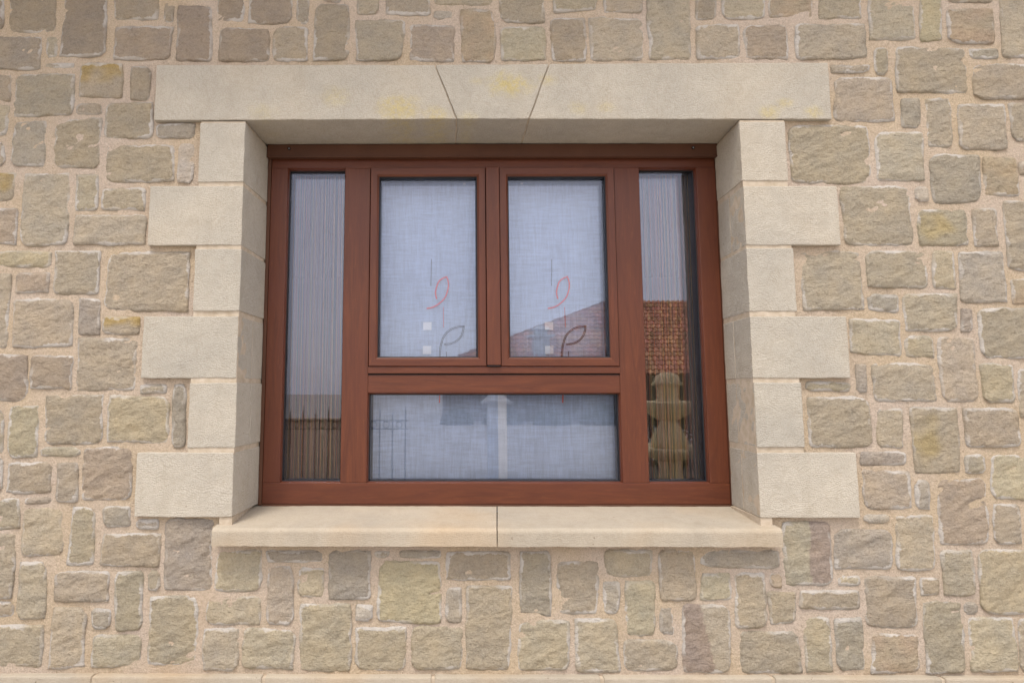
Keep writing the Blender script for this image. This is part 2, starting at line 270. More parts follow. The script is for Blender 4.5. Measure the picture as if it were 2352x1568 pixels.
# --- rubble stones: c, four corners in millimetres on the wall plane (x, z)
DATA = """b -811 1770 -657 1769 -650 1638 -800 1637
b -863 1770 -835 1770 -826 1650 -854 1650
B -623 1769 -485 1769 -481 1552 -624 1550
B -459 1769 -314 1768 -314 1680 -456 1682
b -863 1617 -698 1617 -695 1507 -855 1509
g -674 1617 -643 1616 -640 1549 -672 1549
g -676 1524 -584 1523 -585 1513 -675 1514
b -447 1649 -258 1649 -265 1538 -449 1541
Y -554 1523 -422 1521 -418 1407 -555 1409
b -390 1509 -324 1509 -328 1399 -383 1401
g -853 1484 -788 1483 -788 1400 -846 1400
g -768 1485 -579 1486 -578 1348 -766 1344
g -559 1384 -487 1383 -484 1354 -558 1348
g -462 1385 -314 1385 -310 1269 -461 1271
y -845 1379 -786 1377 -790 1284 -837 1276
d -761 1327 -661 1329 -660 1177 -766 1180
g -626 1331 -481 1334 -480 1167 -623 1173
g -835 1254 -795 1254 -790 1179 -830 1179
y -453 1243 -236 1244 -234 1127 -452 1120
W -219 1247 -170 1244 -171 1118 -217 1121
d -294 1313 -171 1316 -178 1269 -289 1272
Y -852 1150 -750 1153 -750 1059 -845 1059
r -818 1032 -732 1032 -733 917 -810 919
g -721 1149 -571 1151 -568 915 -710 913
y -546 1143 -482 1141 -478 1028 -545 1027
y -458 1096 -324 1099 -324 1029 -460 1031
g -541 1008 -319 1008 -318 916 -542 917
o -808 894 -615 886 -616 842 -804 845
g -598 890 -457 892 -458 757 -596 755
g -428 890 -173 886 -168 702 -433 705
b -717 820 -618 820 -619 763 -718 756
g -802 816 -739 816 -739 584 -785 584
g -722 736 -533 737 -531 591 -715 586
d -515 738 -452 736 -447 625 -510 626
Y -431 681 -320 679 -323 628 -432 628
g -506 612 -322 608 -326 454 -504 451
b -783 561 -670 555 -664 420 -772 419
b -651 555 -524 559 -524 455 -648 458
g -303 465 -226 465 -227 444 -303 442
g -599 432 -424 432 -421 286 -595 285
o -400 431 -216 427 -216 289 -400 291
d -201 465 -164 465 -162 277 -197 274
g -769 386 -734 386 -727 255 -760 255
y -710 403 -620 402 -620 246 -707 247
g -602 271 -487 271 -486 247 -602 250
r -470 271 -324 271 -321 115 -469 115
g -701 226 -567 225 -569 138 -701 139
g -548 225 -489 225 -484 108 -544 111
d -642 119 -568 120 -568 107 -642 103
g -749 117 -664 117 -659 29 -742 27
g -759 245 -724 245 -720 141 -751 141
y -642 86 -530 85 -520 -51 -642 -46
y -495 92 -427 89 -422 -74 -501 -76
d -401 92 -321 91 -320 38 -398 34
d -294 54 -234 54 -232 30 -294 33
b -741 9 -666 9 -665 -173 -727 -173
g -726 -188 -660 -189 -661 -228 -723 -229
g -645 -73 -567 -72 -562 -234 -642 -231
g -395 11 -225 11 -226 -82 -398 -75
g -534 -100 -375 -100 -374 -182 -533 -182
g -353 -100 -272 -99 -271 -265 -342 -265
g -252 -96 -222 -96 -219 -150 -250 -148
y -721 -255 -566 -255 -564 -373 -712 -372
y -534 -203 -437 -206 -435 -370 -539 -376
d -419 -206 -364 -209 -366 -259 -411 -259
g -408 -284 -271 -284 -270 -370 -411 -371
d -206 57 -65 56 -61 -151 -203 -150
y -49 -38 89 -37 88 -152 -48 -151
d 104 -37 270 -40 272 -68 111 -65
g 110 -84 183 -86 189 -249 113 -245
y 205 -87 278 -89 276 -170 203 -169
d 297 -39 418 -39 420 -174 298 -174
y -246 -172 -99 -171 -97 -368 -241 -367
y -72 -171 89 -172 86 -250 -69 -248
y 214 -191 361 -194 362 -382 212 -382
W 381 -195 425 -197 424 -237 382 -237
g -76 -265 25 -265 26 -380 -75 -377
g 43 -265 194 -266 189 -376 44 -371
g 433 -40 476 -40 471 -53 439 -53
d 511 -38 631 -38 630 -53 514 -53
o 452 -70 631 -68 632 -244 443 -240
g 654 -40 843 -39 842 -117 655 -120
d 655 -146 695 -144 692 -242 648 -240
y 713 -140 852 -140 836 -375 714 -374
d 877 -39 964 -39 965 -220 875 -215
y 380 -261 529 -261 527 -380 381 -378
g 551 -258 696 -261 693 -376 547 -376
y 867 -240 1017 -237 1013 -377 868 -376
g 987 -68 1108 -69 1103 -216 988 -216
y 1133 -36 1272 -36 1270 -107 1134 -105
d 1127 -127 1172 -128 1168 -213 1128 -213
y 1194 -125 1275 -125 1273 -277 1191 -280
g 1294 -35 1403 -35 1401 -175 1297 -177
d 1424 -35 1656 -37 1654 -83 1423 -79
y 1427 -102 1509 -103 1507 -177 1416 -174
y 1522 -102 1609 -103 1609 -251 1521 -254
d 1293 -197 1330 -197 1333 -275 1296 -275
P 1363 -193 1500 -193 1494 -382 1358 -384
y 1036 -234 1158 -237 1163 -383 1042 -381
g 1186 -296 1337 -297 1334 -378 1185 -377
Q 1675 50 1814 50 1813 -131 1675 -132
d 1833 28 2001 26 1992 -83 1829 -83
W 1927 70 1997 70 1992 51 1926 52
y 2020 70 2133 70 2125 -90 2015 -88
r 2154 180 2301 180 2294 -12 2149 -12
g 2319 103 2393 103 2391 -12 2312 -12
o 2258 -31 2425 -34 2407 -216 2256 -208
g 2149 -33 2242 -34 2237 -162 2151 -160
d 2207 -184 2242 -187 2236 -214 2206 -214
y 2214 -228 2342 -231 2345 -377 2213 -379
y 2363 -233 2409 -233 2394 -380 2359 -380
g 2082 -181 2195 -182 2190 -382 2080 -383
g 2082 -114 2132 -115 2130 -157 2080 -162
g 1916 -111 2065 -112 2055 -252 1909 -252
y 1836 -109 1896 -109 1895 -133 1835 -131
g 1720 -152 1888 -152 1886 -201 1713 -200
m 1630 -104 1661 -104 1657 -140 1629 -137
y 1620 -156 1698 -157 1691 -244 1626 -244
g 1533 -270 1699 -269 1703 -382 1531 -382
y 1721 -229 1796 -229 1797 -378 1725 -382
d 1816 -232 1895 -230 1895 -375 1818 -375
w 1927 -276 2057 -276 2054 -378 1918 -381
y 1775 474 1909 469 1904 448 1774 450
g 1774 426 1957 426 1964 279 1772 277
y 1982 392 2063 392 2054 277 1984 277
V 2088 394 2228 394 2225 202 2090 200
g 2256 392 2416 390 2412 279 2253 279
d 1929 260 2064 259 2062 223 1926 223
g 2248 250 2301 249 2301 199 2246 202
o 2326 252 2450 252 2437 121 2319 121
g 1926 203 2067 202 2068 91 1934 91
d 2088 173 2127 174 2122 93 2087 94
g 1781 888 1964 888 1964 706 1779 701
g 1987 888 2178 887 2174 775 1988 775
y 2199 889 2260 887 2259 770 2195 772
d 2283 884 2419 884 2417 731 2278 727
w 2439 796 2504 796 2496 724 2437 724
d 1986 749 2074 745 2074 691 1986 703
g 2094 749 2257 749 2253 638 2095 638
d 2277 701 2305 701 2297 633 2270 634
g 2328 703 2494 703 2480 553 2326 553
y 1923 668 2075 668 2069 558 1919 565
y 2092 617 2177 615 2173 551 2089 558
g 2192 614 2301 612 2299 417 2193 417
d 1932 527 1959 527 1955 446 1930 448
g 1982 532 2168 532 2166 417 1984 417
y 2319 527 2415 527 2411 415 2319 414
g 2436 515 2476 515 2461 368 2427 368
g 1767 1302 2022 1303 2019 1114 1765 1116
g 2045 1279 2192 1279 2190 1121 2044 1121
d 2216 1204 2369 1202 2365 1053 2217 1046
w 2388 1196 2493 1196 2490 1071 2384 1075
g 1922 1102 2139 1101 2140 912 1922 911
W 2163 1099 2197 1099 2195 1053 2161 1054
V 2161 1026 2315 1026 2312 912 2162 912
g 2338 1026 2410 1026 2406 908 2336 908
g 2439 1049 2529 1049 2506 821 2436 837
g 1324 1764 1460 1763 1456 1533 1324 1534
b 1487 1764 1549 1764 1542 1675 1484 1676
g 1573 1764 1711 1764 1708 1675 1569 1676
w 1730 1763 1870 1763 1865 1679 1726 1681
g 1892 1763 2031 1762 2026 1679 1889 1677
g 1483 1650 1617 1649 1616 1539 1479 1537
r 1639 1649 1780 1648 1776 1535 1638 1539
g 1808 1654 2033 1651 2033 1537 1805 1536
g 2058 1762 2205 1762 2200 1602 2052 1600
o 2232 1762 2296 1761 2283 1600 2217 1591
g 2323 1767 2465 1766 2460 1731 2322 1731
w 2315 1704 2464 1705 2455 1587 2308 1593
g 2491 1761 2606 1760 2584 1538 2482 1539
g 1917 1510 2040 1509 2034 1489 1920 1485
g 2064 1568 2103 1568 2098 1480 2061 1480
g 2134 1571 2360 1571 2356 1417 2130 1419
d 2376 1563 2465 1564 2463 1535 2380 1534
g 2379 1512 2581 1510 2570 1396 2378 1399
g 1926 1469 2107 1466 2107 1322 1921 1320
d 2140 1393 2193 1393 2190 1299 2135 1301
g 2217 1396 2296 1396 2290 1233 2214 1235
g 2321 1374 2467 1374 2465 1224 2317 1225
g 2489 1376 2568 1376 2555 1254 2489 1254
g 455 1767 595 1766 595 1693 455 1696
g 615 1766 803 1766 802 1730 615 1725
W 613 1702 669 1701 670 1679 615 1678
b 533 1654 676 1651 678 1530 534 1532
w 704 1705 806 1707 811 1527 705 1529
g 832 1766 976 1765 978 1666 835 1667
y 835 1643 976 1642 978 1533 835 1533
g 1011 1765 1155 1764 1142 1708 1012 1700
g 1179 1764 1302 1764 1300 1700 1179 1701
g 1000 1676 1112 1676 1112 1529 1003 1531
g 1129 1676 1305 1675 1299 1534 1130 1532
b -287 1738 -260 1738 -261 1671 -288 1672
B -239 1724 -131 1723 -129 1534 -239 1536
b -111 1769 -26 1769 -24 1674 -107 1673
b -2 1769 133 1768 133 1664 -2 1665
g 154 1768 190 1768 190 1665 158 1667
b -100 1644 59 1643 63 1531 -102 1532
r 81 1645 189 1645 189 1533 82 1535
b 221 1726 327 1725 328 1535 215 1536
g 356 1767 425 1767 425 1696 357 1698
g 353 1672 512 1671 504 1534 355 1535"""
COL = {'g': (162, 151, 133), 'b': (150, 137, 121), 'B': (142, 130, 115), 'y': (167, 156, 134), 'w': (171, 150, 126), 'd': (155, 147, 135),
       'o': (173, 161, 132), 'r': (162, 146, 130), 'W': (184, 175, 163), 'Y': (158, 146, 127), 'V': (161, 150, 131), 'P': (163, 153, 134), 'Q': (163, 154, 136), 'm': (190, 173, 152)}
stones = []
for ln in DATA.strip().split('\n'):
    p = ln.split(); v = [int(a)/1000 for a in p[1:]]
    stones.append((p[0], [(v[0], v[1]), (v[2], v[3]), (v[4], v[5]), (v[6], v[7])], .0065))
def bb(q): return min(a for a, _ in q), max(a for a, _ in q), min(b for _, b in q), max(b for _, b in q)
boxes = [bb(s[1]) for s in stones]+[(-.31, 1.92, -.02, 1.53)]
X0, X1, Z0, Z1 = -2.1, 3.8, -1.15, 3.10
VX0, VX1, VZ0, VZ1 = -.80, 2.46, -.395, 1.70
rs = random.Random(3); cand = [(.26, .2), (.2, .24), (.2, .15), (.13, .2), (.12, .1), (.16, .05), (.06, .12), (.06, .05)]
grid = {}
def gk(b):
    for i in range(int((b[0]+5)/.3), int((b[1]+5)/.3)+1):
        for j in range(int((b[2]+5)/.3), int((b[3]+5)/.3)+1): yield i, j
for b_ in boxes:
    for k in gk(b_): grid.setdefault(k, []).append(b_)
for (cw, ch), tries in zip(cand, (5000, 6000, 7000, 9000, 11000, 11000, 16000, 14000)):
    for _ in range(tries):
        a = cw*rs.uniform(.8, 1.15); h = ch*rs.uniform(.8, 1.15); x = rs.uniform(X0, X1-a); z = rs.uniform(Z0, Z1-h)
        x = round(x/.02)*.02; z = round(z/.02)*.02
        if x+a > VX0 and x < VX1 and z+h > VZ0 and z < VZ1: continue
        if z < -.36 and z+h > -.58: continue
        nb = (x, x+a, z, z+h); g = .012
        if any(nb[0]-g < q[1] and nb[1]+g > q[0] and nb[2]-g < q[3] and nb[3]+g > q[2] for k in gk(nb) for q in grid.get(k, ())): continue
        for k in gk(nb): grid.setdefault(k, []).append(nb)
        j = lambda: rs.uniform(-.006, .006)
        stones.append((rs.choice('gggyybdrowd'), [(x+j(), z+h+j()), (x+a+j(), z+h+j()), (x+a+j(), z+j()), (x+j(), z+j())], .016))
V = []; Fc = []; TN = []; ED = []
def ridged(p, s): return 1-abs(noise.noise(p*s))*2
for si, (code, q, cs) in enumerate(stones):
    (ax, az_), (bx, bz), (cx, cz), (dx, dz) = q           # TL TR BR BL
    g_ = .0040                                              # stones run a little under the pointing
    ax -= g_; dx -= g_; bx += g_; cx += g_; az_ += g_; bz += g_; cz -= g_; dz -= g_
    wd = (abs(bx-ax)+abs(cx-dx))/2; ht = (abs(az_-dz)+abs(bz-cz))/2
    nu = max(4, int(wd/cs)); nv = max(4, int(ht/cs)); rr4 = [rs.choice((.001, .002, .003, .005, .010)) for _ in range(4)]
    small = min(wd, ht) < .06
    proud = rs.uniform(.0034, .0066); tx = rs.uniform(-.02, .02); tz = rs.uniform(-.03, .02)
    base = tuple(a*.66+b*.34 for a, b in zip(COL[code], (163, 151, 134))); dv = rs.uniform(-6, 6); base = tuple(v+dv+rs.uniform(-1.2, 1.2) for v in base); bl = tuple(v*1.36 for v in alb(*base)[:3])
    off = Vector((rs.uniform(0, 50), si*1.7, 0)); i0 = len(V)
    ust = [-1+2*i/nu for i in range(nu+1)]; vst = [-1+2*i/nv for i in range(nv+1)]
    for iv, vv in enumerate(vst):
        for iu, uu in enumerate(ust):
            r = rr4[(uu > 0)+2*(vv > 0)]
            u = uu*(1-min(.3, 2*r/wd)*abs(vv)**11); v = vv*(1-min(.3, 2*r/ht)*abs(uu)**11)
            s = (u+1)/2; t = (v+1)/2                          # t 0 bottom .. 1 top
            x = (1-t)*((1-s)*dx+s*cx)+t*((1-s)*ax+s*bx); z = (1-t)*((1-s)*dz+s*cz)+t*((1-s)*az_+s*bz)
            e = max(0, min((1-abs(uu))*wd/2, (1-abs(vv))*ht/2))
            P_ = Vector((x, 0, z)); k = (1-min(1, e/.03)*.6)*min(1, .25+min(wd, ht)/.14)
            nvv = noise.noise_vector(P_*13+off)*.0046+noise.noise_vector(P_*38+off)*.0026+noise.noise_vector(P_*90+off)*.0022
            x += nvv.x*k; z += nvv.z*k
            R_ = Vector((x*.9+z*.45, 0, z*1.9-x*.7))
            rel = .0034*(ridged(R_+off, 9)-.5)+.0022*(ridged(R_+off*2, 24)-.5)+.0020*noise.noise(R_*60+off)
            y = .018-proud-rel*min(1, .35+e/.012)+tx*(s-.5)*wd-tz*(t-.5)*ht
            y -= .0015*min(1, e/.02)
            if e < .001: y += .0025
            V.append((x, y, z))
            cc = bl
            if code == 'Y':
                f = max(0, min(1, (t-.45)*2.4+noise.noise(P_*25)*.9)); cc = tuple(a*(1-f*.8)+b*f*.8 for a, b in zip(bl, alb(186, 158, 92)))
            if code == 'V':
                f = max(0, min(1, 1.1-((s-.35)**2+(t-.5)**2)*7+noise.noise(P_*20)*.9)); cc = tuple(a*(1-f*.6)+b*f*.6 for a, b in zip(bl, alb(190, 168, 112)))
            if code == 'w':
                f = max(0, min(1, .5+noise.noise(P_*16)*1.3)); cc = tuple(a*(1-f*.7)+b*f*.7 for a, b in zip(bl, alb(180, 168, 146)))
            if code == 'P' and s < .38+.3*(1-t)+noise.noise(P_*30)*.03: cc = alb(172, 155, 141)[:3]
            if code == 'Q' and s > .56+noise.noise(P_*30)*.05: cc = alb(172, 156, 144)[:3]
            TN.append((*cc, 1)); ED.append(e)
    W1 = nu+1
    for iv in range(nv):
        for iu in range(nu):
            a = i0+iv*W1+iu; Fc.append((a, a+1, a+1+W1, a+W1))
    per = [i for i in range(nu)]+[nu+j*W1 for j in range(nv)]+[nv*W1+nu-i for i in range(nu)]+[(nv-j)*W1 for j in range(nv)]
    b0 = len(V)
    for k in per:
        x, y, z = V[i0+k]; V.append((x, .04, z)); TN.append(TN[i0+k]); ED.append(0)
    n_ = len(per)
    for k in range(n_): Fc.append((i0+per[k], b0+k, b0+(k+1) % n_, i0+per[(k+1) % n_]))
me = bpy.data.meshes.new('rubble_masonry'); me.from_pydata(V, [], Fc)
ca = me.color_attributes.new('tint', 'FLOAT_COLOR', 'POINT'); ca.data.foreach_set('color', [c for t in TN for c in t])
fa = me.attributes.new('edge', 'FLOAT', 'POINT'); fa.data.foreach_set('value', ED)
me.polygons.foreach_set('use_smooth', [True]*len(me.polygons)); me.update()
wall = link('wall', me, STONE, house)

# --- mortar bed with hand-pointed unevenness, and the solid wall behind it
V = []; Fc = []; idx = {}
st = .0125; nx = int((X1+.05-X0)/st); nz = int((Z1+.05-Z0)/st)
def inhole(x, z): return -.02 < x < 1.62 and .035 < z < 1.36
def vid(i, j):
    if (i, j) in idx: return idx[(i, j)]
    x = X0-.05+i*st; z = Z0+j*st; p = Vector((x, 0, z))
    y = .0165+noise.noise(p*14)*.0028+noise.noise(p*45)*.0012
    idx[(i, j)] = len(V); V.append((x, y, z)); return idx[(i, j)]
for i in range(nx):
    for j in range(nz):
        if inhole(X0-.05+(i+.5)*st, Z0+(j+.5)*st): continue
        Fc.append((vid(i, j), vid(i+1, j), vid(i+1, j+1), vid(i, j+1)))
me = bpy.data.meshes.new('mortar'); me.from_pydata(V, [], Fc); me.polygons.foreach_set('use_smooth', [True]*len(me.polygons))
link('mortar', me, MORTAR, wall)
bm = bmesh.new()
for a in ((X0, -.03, Z0, Z1), (1.65, X1, Z0, Z1), (-.03, 1.65, Z0, -.03), (-.03, 1.65, 1.36, Z1)): box(bm, a[0], a[1], .05, .42, a[2], a[3])
frombm('wall_core', bm, MORTAR, wall)

# --- unseen eave above; timber soffit slopes up rightward to shade the wall's upper left
bm = bmesh.new()
hexa(bm, [(-2.2, -.42, 1.93), (3.9, -.42, 3.05), (3.9, -.42, 3.20), (-2.2, -.42, 2.08), (-2.2, .42, 1.93), (3.9, .42, 3.05), (3.9, .42, 3.20), (-2.2, .42, 2.08)])
frombm('eave', bm, EAVE, house)

# --- dressed surround
YB = .31
def quoin(x0, x1, z0, z1, yo, inner, split=False):
    bo = [(.02, 0) if inner == 'r' and i in (1, 2) else ((.018, 0) if inner == 'l' and i in (0, 3) else (0, 0)) for i in range(4)]
    if split:
        ys = rs.uniform(.105, .135); f = (ys-yo)/(YB-yo); b1 = [(a*f, 0) for a, _ in bo]
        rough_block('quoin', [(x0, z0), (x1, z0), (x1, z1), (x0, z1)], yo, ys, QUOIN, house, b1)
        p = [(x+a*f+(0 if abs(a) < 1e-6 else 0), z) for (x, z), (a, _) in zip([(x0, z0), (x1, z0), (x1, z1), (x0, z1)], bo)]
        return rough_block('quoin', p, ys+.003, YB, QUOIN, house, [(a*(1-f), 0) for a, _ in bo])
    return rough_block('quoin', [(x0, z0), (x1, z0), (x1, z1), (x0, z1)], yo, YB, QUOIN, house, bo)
for (x0, z0, z1) in ((-.147, 1.115, 1.312), (-.300, .908, 1.102), (-.146, .6975, .8955), (-.300, .4875, .6805), (-.146, .2745, .4725), (-.299, .067, .2595)):
    quoin(x0, 0.0+rs.uniform(-.002, .002), z0, z1, rs.uniform(-.001, .001), 'r', .27 < z0 < .5)
for (x1, z0, z1) in ((1.746, 1.116, 1.312), (1.900, .906, 1.0985), (1.749, .695, .8965), (1.901, .487, .679), (1.748, .276, .4735), (1.903, .066, .260)):
    quoin(1.600+rs.uniform(-.002, .002), x1, z0, z1, rs.uniform(-.001, .001), 'l', x1 > 1.8 or .27 < z0 < .3)
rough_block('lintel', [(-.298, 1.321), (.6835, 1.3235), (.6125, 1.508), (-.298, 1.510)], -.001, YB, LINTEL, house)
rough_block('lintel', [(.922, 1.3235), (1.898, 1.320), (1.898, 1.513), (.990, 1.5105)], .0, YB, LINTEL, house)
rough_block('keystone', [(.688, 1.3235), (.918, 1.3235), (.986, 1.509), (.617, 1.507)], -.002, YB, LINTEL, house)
bm = bmesh.new()
for x0, x1 in ((-.1445, -.0015), (1.6015, 1.7445)):
    hexa(bm, [(x0, .003, .072), (x1, .003, .072), (x1, .003, 1.318), (x0, .003, 1.318), (x0+(.016 if x1 < 1 else .018), YB-.01, .072), (x1+(.016 if x1 < 1 else .018), YB-.01, .072), (x1+(.016 if x1 < 1 else .018), YB-.01, 1.318), (x0+(.016 if x1 < 1 else .018), YB-.01, 1.318)])
box(bm, -.040, -.001, .004, .2, .030, .0665); box(bm, 1.6025, 1.638, .004, .2, .030, .0655)
box(bm, .58, 1.02, .0055, YB-.01, 1.3262, 1.503); box(bm, -1.95, 3.75, -.0010, .04, -.52, -.396)
frombm('joint', bm, JOINT, house)
def sill(x0, x1, b0=0, b1=0):
    bm = bmesh.new()
    hexa(bm, [(x0, -.034, -.011), (x1, -.034, -.011), (x1, -.034, .040), (x0, -.034, .040), (x0+b0, .30, -.011), (x1+b1, .30, -.011), (x1+b1, .30, .068), (x0+b0, .30, .068)])
    e = [g for g in bm.edges if all(abs(v.co.y+.034) < 1e-4 and abs(v.co.z-.04) < 1e-4 for v in g.verts)]
    bmesh.ops.bevel(bm, geom=e, offset=.013, segments=5, profile=.5, affect='EDGES')
    for i in range(1, int((x1-x0)/.02)):
        bmesh.ops.bisect_plane(bm, geom=bm.verts[:]+bm.edges[:]+bm.faces[:], plane_co=(x0+i*.02, 0, 0), plane_no=(1, 0, 0), dist=1e-5)
    for v in bm.verts:
        d = noise.noise_vector(v.co*40)*.001+noise.noise_vector(v.co*9)*.0012; d.x *= .25; v.co += d
    return frombm('window_sill', bm, SILL, house)
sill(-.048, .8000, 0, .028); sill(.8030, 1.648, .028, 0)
xs = [-2.0, -1.39, -.89, -.395, .110, .6115, 1.110, 1.6135, 2.111, 2.61, 3.11, 3.8]
for a, b_ in zip(xs[:-1], xs[1:]):
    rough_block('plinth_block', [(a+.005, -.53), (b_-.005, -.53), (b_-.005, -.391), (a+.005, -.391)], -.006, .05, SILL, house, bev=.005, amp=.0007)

# --- window
win = bpy.data.objects.new('window', None); sc.collection.objects.link(win); win.parent = house
win['label'] = 'wide red brown woodgrain window with two side lights, twin sashes and a fixed lower light'
D = .2183
def member(name, x0, x1, z0, z1, y0, y1, mat, bv=.002):
    bm = bmesh.new(); box(bm, x0, x1, y0, y1, z0, z1); bevel(bm, bv, 2); return frombm(name, bm, mat, win)
def ring(name, x0, x1, z0, z1, prof, parent=win, mats=None, smooth=False):
    """mitred rectangular ring; prof = closed list of (inset, y)"""
    bm = bmesh.new(); n = len(prof); C = []
    for (cx, cz, sx, sz) in ((x0, z0, 1, 1), (x1, z0, -1, 1), (x1, z1, -1, -1), (x0, z1, 1, -1)):
        C.append([bm.verts.new((cx+sx*i, y, cz+sz*i)) for i, y in prof])
    for k in range(4):
        a, b = C[k], C[(k+1) % 4]
        for i in range(n):
            f = bm.faces.new((a[i], a[(i+1) % n], b[(i+1) % n], b[i])); f.material_index = 1 if k in (0, 2) else 0
    return frombm(name, bm, mats or [WV, WH], parent)
YG = D+.030
# outer frame uprights and rails
member('frame_rail', .026, 1.611, .067, .1375, D, D+.075, WH)
member('frame_rail', .026, 1.611, 1.240, 1.318, D+.004, D+.075, WH)
member('frame_stile', .026, .0845, .1378, 1.2397, D+.0005, D+.075, WV)
member('frame_stile', 1.5445, 1.611, .1378, 1.2397, D+.0005, D+.075, WV)
member('mullion', .2905, .3805, .1378, 1.2397, D+.001, D+.075, WV)
member('mullion', 1.2505, 1.340, .1378, 1.2397, D+.001, D+.075, WV)
member('transom', .3808, 1.2502, .4405, .5025, D+.0015, D+.075, WH, .0025)
member('transom', .3808, 1.2502, .5075, .5305, D-.004, D+.075, WH)
bm = bmesh.new(); box(bm, .3808, 1.2502, D+.012, D+.07, .5028, .5072); frombm('gap_shadow', bm, GASKET, win)  # black strip in the gap stands in for its shadow line
# thin dark grooves round the sash rebate and edge trims
member('edge_trim', .0145, .0255, .064, 1.318, D-.004, D+.05, BROWN, .001)
member('edge_trim', 1.6115, 1.6205, .064, 1.318, D-.004, D+.05, BROWN, .001)
member('edge_trim', .026, 1.611, .0600, .0665, D-.003, D+.05, BROWN, .001)
# roller box front across the head, with a turned lip at its foot
bm = bmesh.new()
box(bm, .0150, 1.6190, D-.022, D-.0045, 1.276, 1.3195); box(bm, .0150, 1.6190, D-.026, D-.0045, 1.2715, 1.2755)
bevel(bm, .0012, 2); frombm('head_box', bm, BROWN, win)
for x in (.093, 1.527):
    bm = bmesh.new()
    bmesh.ops.create_cone(bm, cap_ends=True, segments=20, radius1=.0058, radius2=.0050, depth=.003, matrix=Matrix.Translation((x, D-.0233, 1.304)) @ Matrix.Rotation(rad(90), 4, 'X'))
    frombm('screw_cup', bm, GASKET, win)
    bm = bmesh.new()
    bmesh.ops.create_uvsphere(bm, u_segments=14, v_segments=8, radius=.0026, matrix=Matrix.Translation((x, D-.0245, 1.304)))
    frombm('screw', bm, STEEL, win, True)
# glazing beads, gaskets, two glass sheets per light
def glaze(x0, x1, z0, z1, yf, bead=.004, yg=YG):
    ring('glazing_bead', x0-bead, x1+bead, z0-bead, z1+bead, [(-.001, yf+.004), (0, yf+.001), (bead, yf+.010), (bead, yg-.004), (-.001, yg-.004)])
    ring('gasket', x0-.001, x1+.001, z0-.001, z1+.001, [(0, yg-.0055), (.0038, yg-.0045), (.0048, yg-.001), (.0048, yg+.034), (-.004, yg+.034), (-.004, yg-.0055)], mats=[GASKET, GASKET])
    for k, yy in enumerate((yg, yg+.028)):
        bm = bmesh.new(); box(bm, x0-.002, x1+.002, yy, yy+.004, z0-.002, z1+.002)
        frombm('glass_pane', bm, GLASS, win)
glaze(.0845+.002, .2905-.002, .1378+.002, 1.2397-.002, D)
glaze(1.340+.002, 1.5445-.002, .1378+.002, 1.2397-.002, D)
glaze(.3808+.003, 1.2502-.003, .1378+.002, .4402-.003, D)
def sash(x0, x1, z0, z1, wx, wz):
    ys = D-.008
    # mitred sash: outer lip, flat face, small quirk, slope to the glass
    prof = [(0, ys+.006), (.002, ys), (.024, ys), (.0265, ys+.0025), (wx-.001, ys+.005), (wx, ys+.008), (wx, ys+.034), (0, ys+.034)]
    ring('sash', x0, x1, z0, z1, prof)
    ring('gasket', x0+wx-.001, x1-wx+.001, z0+wx-.001, z1-wx+.001, [(0, ys+.0085), (.0035, ys+.010), (.0048, ys+.013), (.0048, ys+.065), (-.004, ys+.065), (-.004, ys+.0085)], mats=[GASKET, GASKET])
    for yy in (ys+.026, ys+.054):
        bm = bmesh.new(); box(bm, x0+wx-.003, x1-wx+.003, yy, yy+.004, z0+wx-.003, z1-wx+.003); frombm('glass_pane', bm, GLASS, win)
sash(.3825, .7915, .5320, 1.2385, .0305, .03)
sash(.8400, 1.2490, .5320, 1.2385, .0305, .03)
member('meeting_post', .7925, .8392, .5355, 1.2385, D-.016, D+.03, WV, .003)
bm = bmesh.new(); box(bm, .7935, .8382, D-.014, D+.03, .5323, .5352); frombm('post_cap', bm, GASKET, win)

# --- dark room behind the glass
bm = bmesh.new()
x0, x1, z0, z1 = -1.3, 2.9, -1.1, 1.5; yn, yf = .45, 3.8
def quad(bm, *p): bm.faces.new([bm.verts.new(q) for q in p])
quad(bm, (x0, yf, z0), (x1, yf, z0), (x1, yf, z1), (x0, yf, z1)); quad(bm, (x0, yn, z0), (x0, yf, z0), (x0, yf, z1), (x0, yn, z1))
quad(bm, (x1, yn, z0), (x1, yf, z0), (x1, yf, z1), (x1, yn, z1)); quad(bm, (x0, yn, z1), (x1, yn, z1), (x1, yf, z1), (x0, yf, z1)); quad(bm, (x0, yn, z0), (x1, yn, z0), (x1, yf, z0), (x0, yf, z0))
for a in ((x0, -.03, z0, z1), (1.65, x1, z0, z1), (-.03, 1.65, z0, -.03), (-.03, 1.65, 1.36, z1)): quad(bm, (a[0], yn, a[2]), (a[1], yn, a[2]), (a[1], yn, a[3]), (a[0], yn, a[3]))
frombm('room', bm, ROOMW, house)

